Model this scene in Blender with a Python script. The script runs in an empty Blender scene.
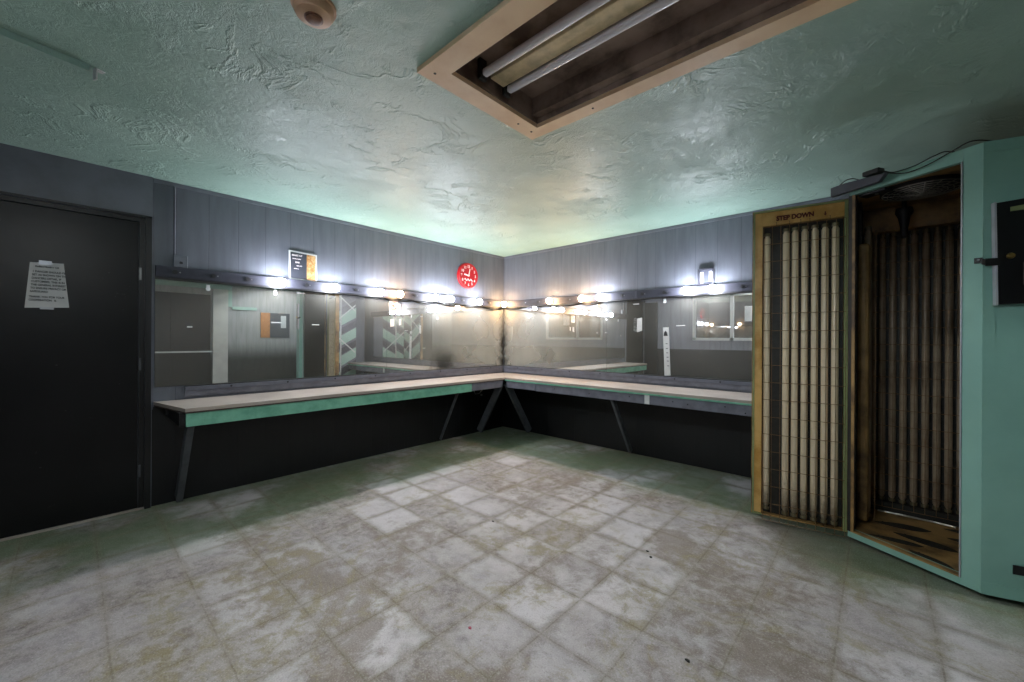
import bpy, bmesh, math, random
from math import sin, cos, pi, radians, atan2, hypot
from mathutils import Vector, Matrix
random.seed(7)
S = bpy.context.scene
COL = S.collection

# ------------------------------------------------------------------ camera
CAM = (3.9843, -4.1891, 1.259)
cd = bpy.data.cameras.new('camera'); cam = bpy.data.objects.new('camera', cd); COL.objects.link(cam)
cd.sensor_width = 36; cd.lens = 36 * 401 / 1024; cd.shift_y = -2 / 1024
cd.clip_start = .02
cam.location = CAM
cam.rotation_euler = (Matrix.Rotation(radians(42.35), 4, 'Z') @ Matrix.Rotation(radians(90), 4, 'X')
                      @ Matrix.Rotation(.0055, 4, 'Z')).to_euler()
S.camera = cam

# ------------------------------------------------------------------ view, world
S.view_settings.view_transform = 'Standard'; S.view_settings.look = 'None'
S.view_settings.gamma = 1; S.view_settings.use_curve_mapping = False
S.view_settings.exposure = 3.12
W = bpy.data.worlds.new('world'); S.world = W; W.use_nodes = True
W.node_tree.nodes['Background'].inputs[0].default_value = (.6, .7, .8, 1)
W.node_tree.nodes['Background'].inputs[1].default_value = .02
try:
    S.cycles.max_bounces = 10; S.cycles.diffuse_bounces = 5; S.cycles.glossy_bounces = 6
    S.cycles.sample_clamp_indirect = 4; S.cycles.caustics_reflective = False
    S.cycles.use_denoising = True
except Exception: pass
BULB_COOL = 33.0     # emission strength of the white make-up bulbs
BULB_WARM = 27.0
FILL_TUBES = 15.5     # tubes of the two unseen ceiling fixtures added as fill

# ------------------------------------------------------------------ materials
def rgb(h):
    if isinstance(h, str):
        v = [int(h[i:i+2], 16) / 255 for i in (0, 2, 4)]
        return tuple((c / 12.92 if c <= .04045 else ((c + .055) / 1.055) ** 2.4) for c in v) + (1,)
    return tuple(h) + (1,) if len(h) == 3 else h

class NT:
    def __init__(s, name):
        s.m = bpy.data.materials.new(name); s.m.use_nodes = True
        s.t = s.m.node_tree; s.b = s.t.nodes['Principled BSDF']; s.out = s.t.nodes['Material Output']
        s._p = None
    def n(s, kind, **kw):
        nd = s.t.nodes.new('ShaderNode' + kind)
        for k, v in kw.items():
            if k in nd.inputs: s.set(nd.inputs[k], v)
            else: setattr(nd, k, v)
        return nd
    def set(s, sock, v):
        if isinstance(v, bpy.types.NodeSocket): s.t.links.new(v, sock)
        else: sock.default_value = v
    @property
    def pos(s):
        if s._p is None: s._p = s.n('NewGeometry').outputs['Position']
        return s._p
    def xyz(s):
        o = s.n('SeparateXYZ', Vector=s.pos).outputs; return o[0], o[1], o[2]
    def noise(s, scale, detail=4, rough=.55, vec=None, dist=0, col=False, **kw):
        nd = s.n('TexNoise', **kw); s.set(nd.inputs['Vector'], vec if vec is not None else s.pos)
        nd.inputs['Scale'].default_value = scale; nd.inputs['Detail'].default_value = detail
        nd.inputs['Roughness'].default_value = rough; nd.inputs['Distortion'].default_value = dist
        return nd.outputs['Color' if col else 0]
    def ramp(s, f, a, b, smooth=True):
        nd = s.n('MapRange'); nd.interpolation_type = 'SMOOTHSTEP' if smooth else 'LINEAR'
        s.set(nd.inputs['Value'], f); nd.inputs['From Min'].default_value = a; nd.inputs['From Max'].default_value = b
        return nd.outputs['Result']
    def math(s, op, a, b=0., c=0.):
        nd = s.n('Math'); nd.operation = op
        s.set(nd.inputs[0], a); s.set(nd.inputs[1], b); s.set(nd.inputs[2], c); return nd.outputs[0]
    def mix(s, f, a, b):
        nd = s.n('Mix'); nd.data_type = 'RGBA'
        s.set(nd.inputs[0], f)
        s.set(nd.inputs[6], rgb(a) if not isinstance(a, bpy.types.NodeSocket) else a)
        s.set(nd.inputs[7], rgb(b) if not isinstance(b, bpy.types.NodeSocket) else b); return nd.outputs[2]
    def bump(s, h, strength=.3, dist=.01, prev=None):
        nd = s.n('Bump'); nd.inputs['Strength'].default_value = strength; nd.inputs['Distance'].default_value = dist
        s.set(nd.inputs['Height'], h)
        if prev is not None: s.set(nd.inputs['Normal'], prev)
        return nd.outputs[0]
    def scaled(s, v):
        nd = s.n('VectorMath'); nd.operation = 'MULTIPLY'; s.set(nd.inputs[0], s.pos); nd.inputs[1].default_value = v
        return nd.outputs[0]
    def fin(s, color=None, rough=None, normal=None, metallic=None, spec=None):
        if color is not None: s.set(s.b.inputs['Base Color'], rgb(color) if not isinstance(color, bpy.types.NodeSocket) else color)
        if rough is not None: s.set(s.b.inputs['Roughness'], rough)
        if normal is not None: s.set(s.b.inputs['Normal'], normal)
        if metallic is not None: s.set(s.b.inputs['Metallic'], metallic)
        if spec is not None: s.set(s.b.inputs['Specular IOR Level'], spec)
        return s.m

def plain(name, col, rough=.5, metallic=0., var=.25, scale=14, dark=None, spec=.5, bump=.0):
    """painted or bare surface with a little mottling and wear"""
    t = NT(name); c = rgb(col)
    d = rgb(dark) if dark else tuple(x * (1 - var) for x in c[:3]) + (1,)
    f = t.ramp(t.noise(scale, 5, .6), .35, .7)
    nrm = t.bump(t.noise(scale * 3, 4), bump, .004) if bump else None
    return t.fin(t.mix(f, c, d), rough, nrm, metallic, spec)

M = {}
def mats():
    # ceiling: glossy mint paint over rough trowelled plaster
    t = NT('mint_plaster')
    p = t.pos
    n1 = t.noise(2.2, 3, .5, dist=.6)
    def ridges(v, k): return t.math('MAXIMUM', t.math('SUBTRACT', 1., t.math('MULTIPLY', t.math('ABSOLUTE', t.math('SUBTRACT', v, .5)), k)), 0.)
    patch = t.ramp(t.noise(1.7, 3, .6), .50, .66)
    streak = t.math('MULTIPLY', ridges(t.noise(3.4, 6, .6, dist=.8), 26.), t.ramp(t.noise(3.1, 3), .5, .60))
    fine = t.math('MULTIPLY', ridges(t.noise(17, 6, .7, dist=.7), 8.), t.math('MULTIPLY_ADD', patch, .42, .17))
    pits = t.math('MULTIPLY', t.ramp(t.noise(30, 5, .7), .60, .68), t.math('MULTIPLY_ADD', patch, -.5, -.15))
    h = t.math('ADD', t.math('MULTIPLY', streak, 1.1), fine)
    h = t.math('ADD', h, pits)
    h = t.math('ADD', h, t.math('MULTIPLY', n1, 1.6))
    h = t.math('ADD', h, t.math('MULTIPLY', t.noise(45, 3), .14))
    col = t.mix(t.ramp(t.noise(1.4, 5), .3, .7), 'A4C2B6', '92B1A5')
    M['ceiling'] = t.fin(col, t.math('MULTIPLY_ADD', t.noise(5, 3), .12, .33), t.bump(h, .5, .012), 0, .6)
    # wall panelling: slate grey above, black below the counter line
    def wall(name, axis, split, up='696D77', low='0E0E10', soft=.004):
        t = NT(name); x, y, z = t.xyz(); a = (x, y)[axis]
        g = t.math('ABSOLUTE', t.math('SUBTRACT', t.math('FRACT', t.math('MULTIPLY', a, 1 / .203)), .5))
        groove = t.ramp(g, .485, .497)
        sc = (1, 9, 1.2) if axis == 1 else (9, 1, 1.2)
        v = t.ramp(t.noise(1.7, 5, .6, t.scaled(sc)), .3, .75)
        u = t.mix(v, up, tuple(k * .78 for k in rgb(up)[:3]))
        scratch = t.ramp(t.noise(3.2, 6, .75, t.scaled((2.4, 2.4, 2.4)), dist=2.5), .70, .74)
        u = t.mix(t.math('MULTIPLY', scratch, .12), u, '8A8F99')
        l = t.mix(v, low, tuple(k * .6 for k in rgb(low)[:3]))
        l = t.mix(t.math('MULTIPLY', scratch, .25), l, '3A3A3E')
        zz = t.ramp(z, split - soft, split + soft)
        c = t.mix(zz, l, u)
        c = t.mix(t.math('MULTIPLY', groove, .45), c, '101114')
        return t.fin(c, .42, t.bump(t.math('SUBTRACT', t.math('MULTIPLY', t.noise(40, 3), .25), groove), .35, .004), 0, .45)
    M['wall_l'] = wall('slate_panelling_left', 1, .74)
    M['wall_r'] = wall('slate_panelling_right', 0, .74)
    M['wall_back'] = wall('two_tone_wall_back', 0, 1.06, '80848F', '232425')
    M['wall_far'] = wall('grey_wall_far', 1, .95, 'A09F9F', '333334', .25)
    M['slate'] = plain('slate_paint', '6F737D', .42, var=.22, scale=5, bump=.15)
    M['rail'] = plain('grey_rail_paint', '62646F', .35, var=.25, scale=10)
    M['barpaint'] = plain('slate_bar_paint', '41424C', .55, var=.25, scale=10, spec=.2)
    M['black'] = plain('black_paint', '101012', .38, var=.4, scale=4, bump=.2)
    t = NT('black_door_paint')
    v = t.ramp(t.noise(2.5, 5), .3, .7)
    sc = t.ramp(t.noise(4.5, 7, .75, t.scaled((1, 1.5, 1.5)), dist=3.), .66, .69)
    c = t.mix(v, '121213', '0B0B0C'); c = t.mix(t.math('MULTIPLY', sc, .45), c, '5A5A5A')
    M['door'] = t.fin(c, .36, t.bump(t.noise(30, 4), .15, .003), 0, .3)
    # floor
    t = NT('worn_floor'); x, y, z = t.xyz()
    PX = .3125
    wob = t.math('MULTIPLY', t.math('SUBTRACT', t.noise(5, 3), .5), .03)
    def cell(a, off, w=True):
        q = t.math('DIVIDE', t.math('SUBTRACT', a, off), PX)
        if w: q = t.math('ADD', q, wob)
        return t.math('ABSOLUTE', t.math('SUBTRACT', t.math('FRACT', q), .5)), q      # .5 at the joint
    cx_, qx = cell(x, 3.55 - 20 * PX); cy_, qy = cell(y, -3.46 - 20 * PX)
    edge = t.math('MAXIMUM', cx_, cy_)
    idv = t.n('CombineXYZ', X=t.math('FLOOR', qx), Y=t.math('FLOOR', qy), Z=0.)
    wn = t.n('TexWhiteNoise'); t.set(wn.inputs[0], idv.outputs[0]); tile = wn.outputs[0]
    big = t.noise(.75, 6, .62, dist=.3); med = t.noise(4.2, 7, .68, dist=.6); fine = t.noise(30, 7, .72); mid = t.noise(11, 6, .7, dist=.4)
    e2 = t.math('ADD', edge, t.math('MULTIPLY', t.math('SUBTRACT', med, .5), .55))
    centre = t.math('SUBTRACT', 1., t.ramp(e2, .34, .52))
    worn = t.math('MULTIPLY', centre, t.ramp(t.math('ADD', t.math('MULTIPLY', tile, .22), t.noise(1.15, 5, .6)), .52, .78))
    base = t.mix(t.ramp(mid, .38, .62), '968E89', '6C6461')
    base = t.mix(t.math('MULTIPLY', t.ramp(fine, .4, .66), .6), base, 'ABA3A3')
    base = t.mix(t.math('MULTIPLY', t.ramp(tile, .2, 1., False), .22), base, 'A19C98')
    gry = t.ramp(t.noise(1.3, 6, .65, dist=.5), .42, .60)
    base = t.mix(t.math('MULTIPLY', gry, .55), base, 'A5A0A5')
    c = t.mix(t.math('MULTIPLY', worn, .75), base, 'CCC8CD')
    brn = t.ramp(t.math('ADD', big, t.math('MULTIPLY', t.math('SUBTRACT', mid, .5), .35)), .50, .62)
    c = t.mix(t.math('MULTIPLY', brn, .72), c, '75685C')
    yel = t.math('MULTIPLY', t.ramp(t.noise(1.7, 6, .7, dist=1.2), .50, .62), t.ramp(mid, .42, .60))
    c = t.mix(t.math('MULTIPLY', yel, .50), c, '8F8559')
    lite = t.math('MULTIPLY', t.ramp(t.noise(24, 7, .78, dist=.8), .56, .64), t.ramp(med, .45, .6))
    c = t.mix(t.math('MULTIPLY', lite, .35), c, 'C9C7C6')
    # greenish shade along the two benches and by the booth, painted into the floor
    dwall = t.math('MINIMUM', x, t.math('MULTIPLY', y, -1.))
    jag = t.math('MULTIPLY', t.math('SUBTRACT', med, .5), .5)
    gm = t.math('SUBTRACT', 1., t.ramp(t.math('ADD', dwall, jag), .70, 1.15))
    bx = t.math('MULTIPLY', t.ramp(t.math('ADD', x, jag), 3.3, 4.0), t.ramp(t.math('ADD', y, jag), -1.75, -1.2))
    gm = t.math('MAXIMUM', gm, bx)
    gm = t.math('MULTIPLY', gm, t.ramp(t.noise(1.5, 5, .6), .34, .52))
    c = t.mix(t.math('MULTIPLY', gm, .75), c, '5E7152')
    # drag marks and dark scuffs
    scf = t.ramp(t.noise(3.0, 6, .8, t.scaled((1., 3.2, 1.)), dist=1.8), .66, .72)
    c = t.mix(t.math('MULTIPLY', scf, .35), c, '4B453E')
    joint = t.math('MULTIPLY', t.ramp(edge, .482, .496), t.ramp(t.math('ADD', mid, t.math('MULTIPLY', big, .6)), .62, .95))
    c = t.mix(t.math('MULTIPLY', joint, .6), c, '544E3C')
    jy = t.math('MULTIPLY', t.ramp(edge, .40, .49), .30)
    c = t.mix(jy, c, '857C68')
    gr = t.noise(140, 4, .75)
    c = t.mix(t.math('MULTIPLY', t.ramp(gr, .52, .68), .40), c, '59524C')
    c = t.mix(t.math('MULTIPLY', t.ramp(gr, .48, .32), .35), c, 'D2CDCC')
    spk = t.ramp(t.noise(75, 3, .6), .66, .71)
    c = t.mix(t.math('MULTIPLY', spk, .5), c, '38322B')
    h = t.math('ADD', t.math('MULTIPLY', fine, .6), t.math('MULTIPLY', joint, -.6))
    h = t.math('ADD', h, t.math('MULTIPLY', mid, .5))
    M['floor'] = t.fin(c, t.math('MULTIPLY_ADD', mid, .35, .42), t.bump(h, .3, .003), 0, .35)
    # mirror: silvered glass with haze and black desilvering in the corner
    def mirror(name, axis):
        t = NT(name); x, y, z = t.xyz(); a = t.math('ABSOLUTE', (x, y)[axis])
        nz = t.noise(2.5, 2, .4); nf = t.noise(13, 4, .6)
        near = t.math('SUBTRACT', 1., t.ramp(a, .4, 2.3))
        haze = t.math('MULTIPLY_ADD', near, .26, .12)
        haze = t.math('MULTIPLY', haze, t.math('MULTIPLY_ADD', nz, 1.2, .4))
        # black spots: strip at the joint and a soft blot low down
        e = t.math('ADD', a, t.math('MULTIPLY', t.math('SUBTRACT', nf, .5), -.20))
        dk = t.math('SUBTRACT', 1., t.ramp(e, -.01, .13))
        low = t.math('SUBTRACT', 1., t.ramp(z, 1.15, 1.62))
        dk = t.math('MULTIPLY', dk, t.math('MULTIPLY_ADD', low, .55, .4))
        if axis == 1:
            bl = t.math('ABSOLUTE', t.math('SUBTRACT', a, 1.08))
            bl = t.math('SUBTRACT', 1., t.ramp(t.math('ADD', bl, t.math('MULTIPLY', t.math('SUBTRACT', nf, .5), -.25)), .02, .26))
            bl = t.math('MULTIPLY', bl, t.math('SUBTRACT', 1., t.ramp(z, .92, 1.22)))
            dk = t.math('MAXIMUM', dk, t.math('MULTIPLY', bl, .8))
        g = t.n('BsdfGlossy'); g.inputs['Color'].default_value = (.80, .82, .82, 1); g.inputs['Roughness'].default_value = .012
        d = t.n('BsdfDiffuse'); d.inputs['Color'].default_value = (.42, .41, .36, 1)
        k = t.n('BsdfDiffuse'); k.inputs['Color'].default_value = (.012, .012, .01, 1)
        m1 = t.n('MixShader'); t.set(m1.inputs[0], haze); t.set(m1.inputs[1], g.outputs[0]); t.set(m1.inputs[2], d.outputs[0])
        m2 = t.n('MixShader'); t.set(m2.inputs[0], dk); t.set(m2.inputs[1], m1.outputs[0]); t.set(m2.inputs[2], k.outputs[0])
        t.set(t.out.inputs[0], m2.outputs[0]); return t.m
    M['mir_l'] = mirror('aged_mirror_left', 1); M['mir_r'] = mirror('aged_mirror_right', 0)
    # others
    t = NT('bench_laminate')
    v = t.ramp(t.noise(3, 6, .65), .35, .7); st = t.ramp(t.noise(9, 6, .7), .6, .72)
    c = t.mix(v, 'A79C93', '948A82'); c = t.mix(t.math('MULTIPLY', st, .35), c, '6F655E')
    M['laminate'] = t.fin(c, .45, None, 0, .4)
    M['brown_edge'] = plain('raw_board_edge', '4A3C35', .7, var=.4, scale=30)
    M['mint'] = plain('mint_paint', '78B59C', .4, var=.18, scale=9, dark='5F9A83')
    M['mint_booth'] = plain('mint_booth_paint', '88B4A7', .38, var=.12, scale=3)
    M['mint_trim'] = plain('pale_mint_trim', '9DB8AC', .5, var=.12, scale=4)
    M['grey_board'] = plain('grey_board_paint', '6B6C77', .5, var=.3, scale=12)
    M['brace'] = plain('brace_paint', '55575C', .55, var=.35, scale=14)
    M['white'] = plain('white_paint', 'C9CCCB', .5, var=.12, scale=12)
    M['paper'] = plain('white_paper', 'C4C4C4', .8, var=.06, scale=20)
    M['ink'] = plain('black_ink', '1A1A1E', .7, var=.1)
    M['darkred'] = plain('dark_red_ink', '5A1408', .7, var=.2, scale=40)
    M['red'] = plain('red_clock_face', 'B80F1A', .35, var=.15, scale=20)
    M['clockwhite'] = plain('clock_white', 'F0E6E4', .5, var=.05)
    M['orange'] = plain('orange_print', 'C98A4E', .5, scale=40, dark='8A4F24')
    M['orange2'] = plain('amber_photo_print', '9C6A32', .5, scale=45, dark='C7A878')
    M['print'] = plain('dark_print', '3A3D46', .4, var=.2, scale=8)
    M['chrome'] = plain('dull_metal', 'A0A0A0', .3, 1., var=.3, scale=20)
    M['brass'] = plain('brass', 'C2A45E', .3, 1., var=.3, scale=30)
    M['silver'] = plain('silver_trim', 'B9BBC2', .35, .3, var=.15, scale=10)
    M['gold'] = plain('gold_enamel', 'D6AC66', .42, var=.3, scale=7, dark='B08238', bump=.1)
    M['gold_dirty'] = plain('tan_enamel_dirty', 'A5814D', .5, var=.4, scale=6, dark='4E371C')
    M['reflector'] = plain('tarnished_reflector', '26241E', .5, .1, var=.5, scale=26)
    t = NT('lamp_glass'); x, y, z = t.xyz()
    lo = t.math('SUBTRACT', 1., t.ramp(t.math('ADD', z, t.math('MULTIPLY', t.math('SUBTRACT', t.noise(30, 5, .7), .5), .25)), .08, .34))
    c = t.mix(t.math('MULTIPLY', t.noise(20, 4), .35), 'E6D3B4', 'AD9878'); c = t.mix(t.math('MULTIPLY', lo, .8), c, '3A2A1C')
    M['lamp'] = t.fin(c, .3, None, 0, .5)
    M['lamp_shaded'] = plain('shaded_lamp_glass', 'A8947C', .35, var=.35, scale=5, dark='75614C')  # darker copy of the lamp glass, booth interior shade put into its colour
    M['lamp_cap'] = plain('lamp_end_cap', '8F8468', .4, .6, var=.4, scale=40)
    M['wire'] = plain('rusty_wire', '8A6A48', .45, .5, var=.4, scale=60)
    M['wire_c'] = plain('chrome_wire', 'B8B4AC', .3, .7, var=.3, scale=60)
    M['teal_glow'] = plain('green_enamel_edge', '8F9A66', .4, var=.3, scale=8)
    M['trim_wood'] = plain('cream_wood_trim', 'E9CEA9', .45, var=.12, scale=4, dark='DAB890')
    M['box_brown'] = plain('tarnished_housing', 'A08C7E', .4, .1, var=.5, scale=6, dark='5F4C40')
    M['tan_tray'] = plain('tan_ballast_cover', 'D2C096', .45, .0, var=.35, scale=14)
    M['tube_off'] = plain('unlit_tube_glass', 'EDEBF0', .2, var=.1, scale=5)
    M['smoke'] = plain('yellowed_plastic', 'C09A78', .45, var=.15, scale=20)
    M['smoke_dark'] = plain('brown_plastic', '7A523C', .5, var=.3, scale=60)
    M['cable'] = plain('black_cable', '0C0C0E', .5, var=.2)
    M['gun'] = plain('gunmetal_plastic', '4B4B55', .35, .2, var=.2, scale=10)
    M['blackbox'] = plain('black_cabinet', '08080A', .3, var=.3, scale=8)
    M['mesh_black'] = plain('black_rubber', '1D1913', .7, var=.3, scale=40)
    M['debris'] = plain('dark_scrap', '14110F', .8, var=.2)
    M['pink'] = plain('pink_scrap', 'B4566A', .7, var=.2)
    M['stucco_white'] = plain('pale_column_paint', 'C6C2BD', .6, var=.12, scale=6)
    t = NT('window_glass'); t.b.inputs['Base Color'].default_value = (.06, .055, .05, 1); t.b.inputs['Roughness'].default_value = .03
    t.b.inputs['Specular IOR Level'].default_value = 1.0; t.b.inputs['IOR'].default_value = 1.9; M['glass'] = t.m
    t = NT('picture_glass'); t.fin('50535E', .12, None, 0, .6); M['pglass'] = t.m
    def emit(name, col, s):
        t = NT(name); e = t.n('Emission'); e.inputs[0].default_value = col; e.inputs[1].default_value = s
        t.set(t.out.inputs[0], e.outputs[0]); return t.m
    M['bulb_cool'] = emit('lit_bulb_white', (.86, .90, 1., 1), BULB_COOL)
    M['bulb_warm'] = emit('lit_bulb_warm', (1., .62, .32, 1), BULB_WARM)
    M['tube_fill'] = emit('added_fill_tube', (.85, .95, 1., 1), FILL_TUBES)  # glow of the added fill fixtures
mats()

# ------------------------------------------------------------------ mesh helpers
class B:
    """collects shapes into one mesh"""
    def __init__(s): s.b = bmesh.new()
    def box(s, x0, x1, y0, y1, z0, z1, rot=None, piv=None):
        vs = [s.b.verts.new((x, y, z)) for x in (x0, x1) for y in (y0, y1) for z in (z0, z1)]
        for f in ((0,1,3,2),(4,6,7,5),(0,4,5,1),(2,3,7,6),(0,2,6,4),(1,5,7,3)): s.b.faces.new([vs[i] for i in f])
        if rot is not None: bmesh.ops.rotate(s.b, verts=vs, cent=piv or (0,0,0), matrix=rot)
        return s
    def prism(s, pts, z0, z1):
        """closed plan outline extruded in z"""
        a = [s.b.verts.new((p[0], p[1], z0)) for p in pts]; c = [s.b.verts.new((p[0], p[1], z1)) for p in pts]
        n = len(pts); s.b.faces.new(a[::-1]); s.b.faces.new(c)
        for i in range(n): s.b.faces.new((a[i], a[(i+1) % n], c[(i+1) % n], c[i]))
        return s
    def plate(s, pts, y0, y1):
        """closed outline in xz extruded in y"""
        a = [s.b.verts.new((p[0], y0, p[1])) for p in pts]; c = [s.b.verts.new((p[0], y1, p[1])) for p in pts]
        n = len(pts); s.b.faces.new(a[::-1]); s.b.faces.new(c)
        for i in range(n): s.b.faces.new((a[i], a[(i+1) % n], c[(i+1) % n], c[i]))
        return s
    def beam(s, p, q, w, h, up=(0,0,1)):
        """rectangular bar from p to q, w sideways, h along up"""
        p = Vector(p); q = Vector(q); d = (q - p).normalized(); u = Vector(up); sd = d.cross(u).normalized(); u = sd.cross(d).normalized()
        vs = []
        for c in (p, q):
            for a, b_ in ((-1,-1),(1,-1),(1,1),(-1,1)): vs.append(s.b.verts.new(c + sd * a * w / 2 + u * b_ * h / 2))
        for f in ((0,3,2,1),(4,5,6,7),(0,1,5,4),(1,2,6,5),(2,3,7,6),(3,0,4,7)): s.b.faces.new([vs[i] for i in f])
        return s
    def lathe(s, prof, c=(0,0,0), axis='Z', seg=20):
        rings = []
        for r, h in prof:
            ring = []
            for k in range(seg):
                a = 2 * pi * k / seg; u, v = r * cos(a), r * sin(a)
                if axis == 'Z': p = (u, v, h)
                elif axis == 'Y': p = (u, h, v)
                else: p = (h, u, v)
                ring.append(s.b.verts.new((c[0]+p[0], c[1]+p[1], c[2]+p[2])))
            rings.append(ring)
        for i in range(len(rings) - 1):
            for k in range(seg): s.b.faces.new((rings[i][k], rings[i][(k+1) % seg], rings[i+1][(k+1) % seg], rings[i+1][k]))
        s.b.faces.new(rings[0][::-1]); s.b.faces.new(rings[-1])
        return s
    def tube(s, pts, r, seg=8, closed=False):
        pts = [Vector(p) for p in pts]; n = len(pts); rings = []; prev = None
        for i, p in enumerate(pts):
            if closed: d = (pts[(i+1) % n] - pts[i-1]).normalized()
            else: d = ((pts[min(i+1, n-1)] - pts[max(i-1, 0)])).normalized()
            if prev is None:
                a = Vector((0,0,1)) if abs(d.z) < .9 else Vector((1,0,0)); u = d.cross(a).normalized()
            else: u = (prev - d * prev.dot(d)).normalized()
            prev = u; v = d.cross(u)
            rings.append([s.b.verts.new(p + (u * cos(2*pi*k/seg) + v * sin(2*pi*k/seg)) * r) for k in range(seg)])
        for i in range(n if closed else n - 1):
            A, C_ = rings[i], rings[(i+1) % n]
            for k in range(seg): s.b.faces.new((A[k], A[(k+1) % seg], C_[(k+1) % seg], C_[k]))
        if not closed: s.b.faces.new(rings[0][::-1]); s.b.faces.new(rings[-1])
        return s
    def slab_with_holes(s, x0, x1, z0, z1, y0, y1, holes):
        """wall slab in xz with rectangular holes"""
        xs = sorted({x0, x1, *[h[0] for h in holes], *[h[1] for h in holes]}); zs = sorted({z0, z1, *[h[2] for h in holes], *[h[3] for h in holes]})
        for i in range(len(xs) - 1):
            for j in range(len(zs) - 1):
                mx, mz = (xs[i] + xs[i+1]) / 2, (zs[j] + zs[j+1]) / 2
                if any(h[0] < mx < h[1] and h[2] < mz < h[3] for h in holes): continue
                s.box(xs[i], xs[i+1], y0, y1, zs[j], zs[j+1])
        bmesh.ops.remove_doubles(s.b, verts=s.b.verts, dist=1e-5)
        return s

def obj(name, b, m, parent=None, bevel=0., smooth=False, label=None, loc=None, rz=0):
    me = bpy.data.meshes.new(name); bm = b.b
    bmesh.ops.recalc_face_normals(bm, faces=bm.faces)
    bm.to_mesh(me); bm.free()
    o = bpy.data.objects.new(name, me); COL.objects.link(o)
    me.materials.append(M[m])
    if parent is not None: o.parent = parent
    if loc is not None: o.location = loc
    o.rotation_euler.z = rz
    if smooth:
        for p in me.polygons: p.use_smooth = True
        md = o.modifiers.new('split', 'EDGE_SPLIT'); md.split_angle = radians(40)
    if bevel:
        md = o.modifiers.new('bevel', 'BEVEL'); md.width = bevel; md.segments = 2; md.limit_method = 'ANGLE'
    if label: o['label'] = label
    return o

def thing(name, label, cat, loc=(0,0,0), rz=0, group=None):
    o = bpy.data.objects.new(name, None); COL.objects.link(o); o.location = loc; o.rotation_euler.z = rz
    o.empty_display_size = .1
    o['label'] = label; o['category'] = cat
    if group: o['group'] = group
    return o
def tag(o, label, cat, group=None):
    o['label'] = label; o['category'] = cat
    if group: o['group'] = group
    return o
def struct(o, label=None):
    o['kind'] = 'structure'
    if label: o['label'] = label
    return o

def text(name, s, size, m, parent, loc, rot=(pi/2, 0, 0), bold=0., align='LEFT', sx=1., ext=.0006):
    cu = bpy.data.curves.new(name, 'FONT'); cu.body = s; cu.size = size; cu.align_x = align; cu.extrude = ext; cu.offset = bold
    cu.space_line = 1.0
    tmp = bpy.data.objects.new('tmp_text', cu); COL.objects.link(tmp)
    bpy.context.view_layer.update()
    me = bpy.data.meshes.new_from_object(tmp.evaluated_get(bpy.context.evaluated_depsgraph_get()))
    bpy.data.objects.remove(tmp)
    me.name = name; me.materials.clear(); me.materials.append(M[m])
    o = bpy.data.objects.new(name, me); COL.objects.link(o); o.parent = parent; o.location = loc; o.rotation_euler = rot; o.scale.x = sx
    return o

LZ = pi / 2          # frame of the left wall: local x runs to the right along the wall, local y into the wall
H = 2.44; XE = 7.0; YS = -4.72
# ------------------------------------------------------------------ the setting
b = B(); b.box(-.15, XE + .15, YS - .15, .15, -.12, 0); struct(obj('floor', b, 'floor'), 'worn grimy tile floor')
# ceiling with a hole for the recessed fixture
b = B(); HOLES = [(2.60, 3.85, -3.075, -2.475), (2.40, 3.65, -4.62, -4.12), (5.62, 6.55, -1.15, -.65)]
xs = sorted([-.15, XE + .15] + [v for h in HOLES for v in h[:2]]); ys = sorted([YS - .15, .15] + [v for h in HOLES for v in h[2:]])
for i in range(len(xs) - 1):
    for j in range(len(ys) - 1):
        mx, my = (xs[i] + xs[i+1]) / 2, (ys[j] + ys[j+1]) / 2
        if not any(h[0] < mx < h[1] and h[2] < my < h[3] for h in HOLES): b.box(xs[i], xs[i+1], ys[j], ys[j+1], H, H + .12)
bmesh.ops.remove_doubles(b.b, verts=b.b.verts, dist=1e-5)
struct(obj('ceiling', b, 'ceiling'), 'glossy mint green trowelled plaster ceiling')
# left wall, its doorway part stands slightly proud
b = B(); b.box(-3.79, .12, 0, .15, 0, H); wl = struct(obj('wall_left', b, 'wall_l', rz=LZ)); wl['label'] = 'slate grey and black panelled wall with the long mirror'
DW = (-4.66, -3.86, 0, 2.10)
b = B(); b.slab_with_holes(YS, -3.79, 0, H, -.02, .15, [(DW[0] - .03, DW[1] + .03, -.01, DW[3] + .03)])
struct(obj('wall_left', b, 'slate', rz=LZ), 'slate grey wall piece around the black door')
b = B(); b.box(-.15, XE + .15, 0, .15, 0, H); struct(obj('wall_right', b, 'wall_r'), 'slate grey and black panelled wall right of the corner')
b = B(); b.box(YS, 0, -.15, 0, 0, H, ); struct(obj('wall_far', b, 'wall_far', loc=(XE, 0, 0), rz=LZ), 'grey wall opposite the long mirror')
WN = (1.08, 2.85, 1.25, 2.2)
b = B(); b.slab_with_holes(-.15, XE + .15, 0, H, -.15, 0, [WN]); struct(obj('wall_back', b, 'wall_back', loc=(0, YS, 0)), 'two tone grey and black wall with the interior window')
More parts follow.
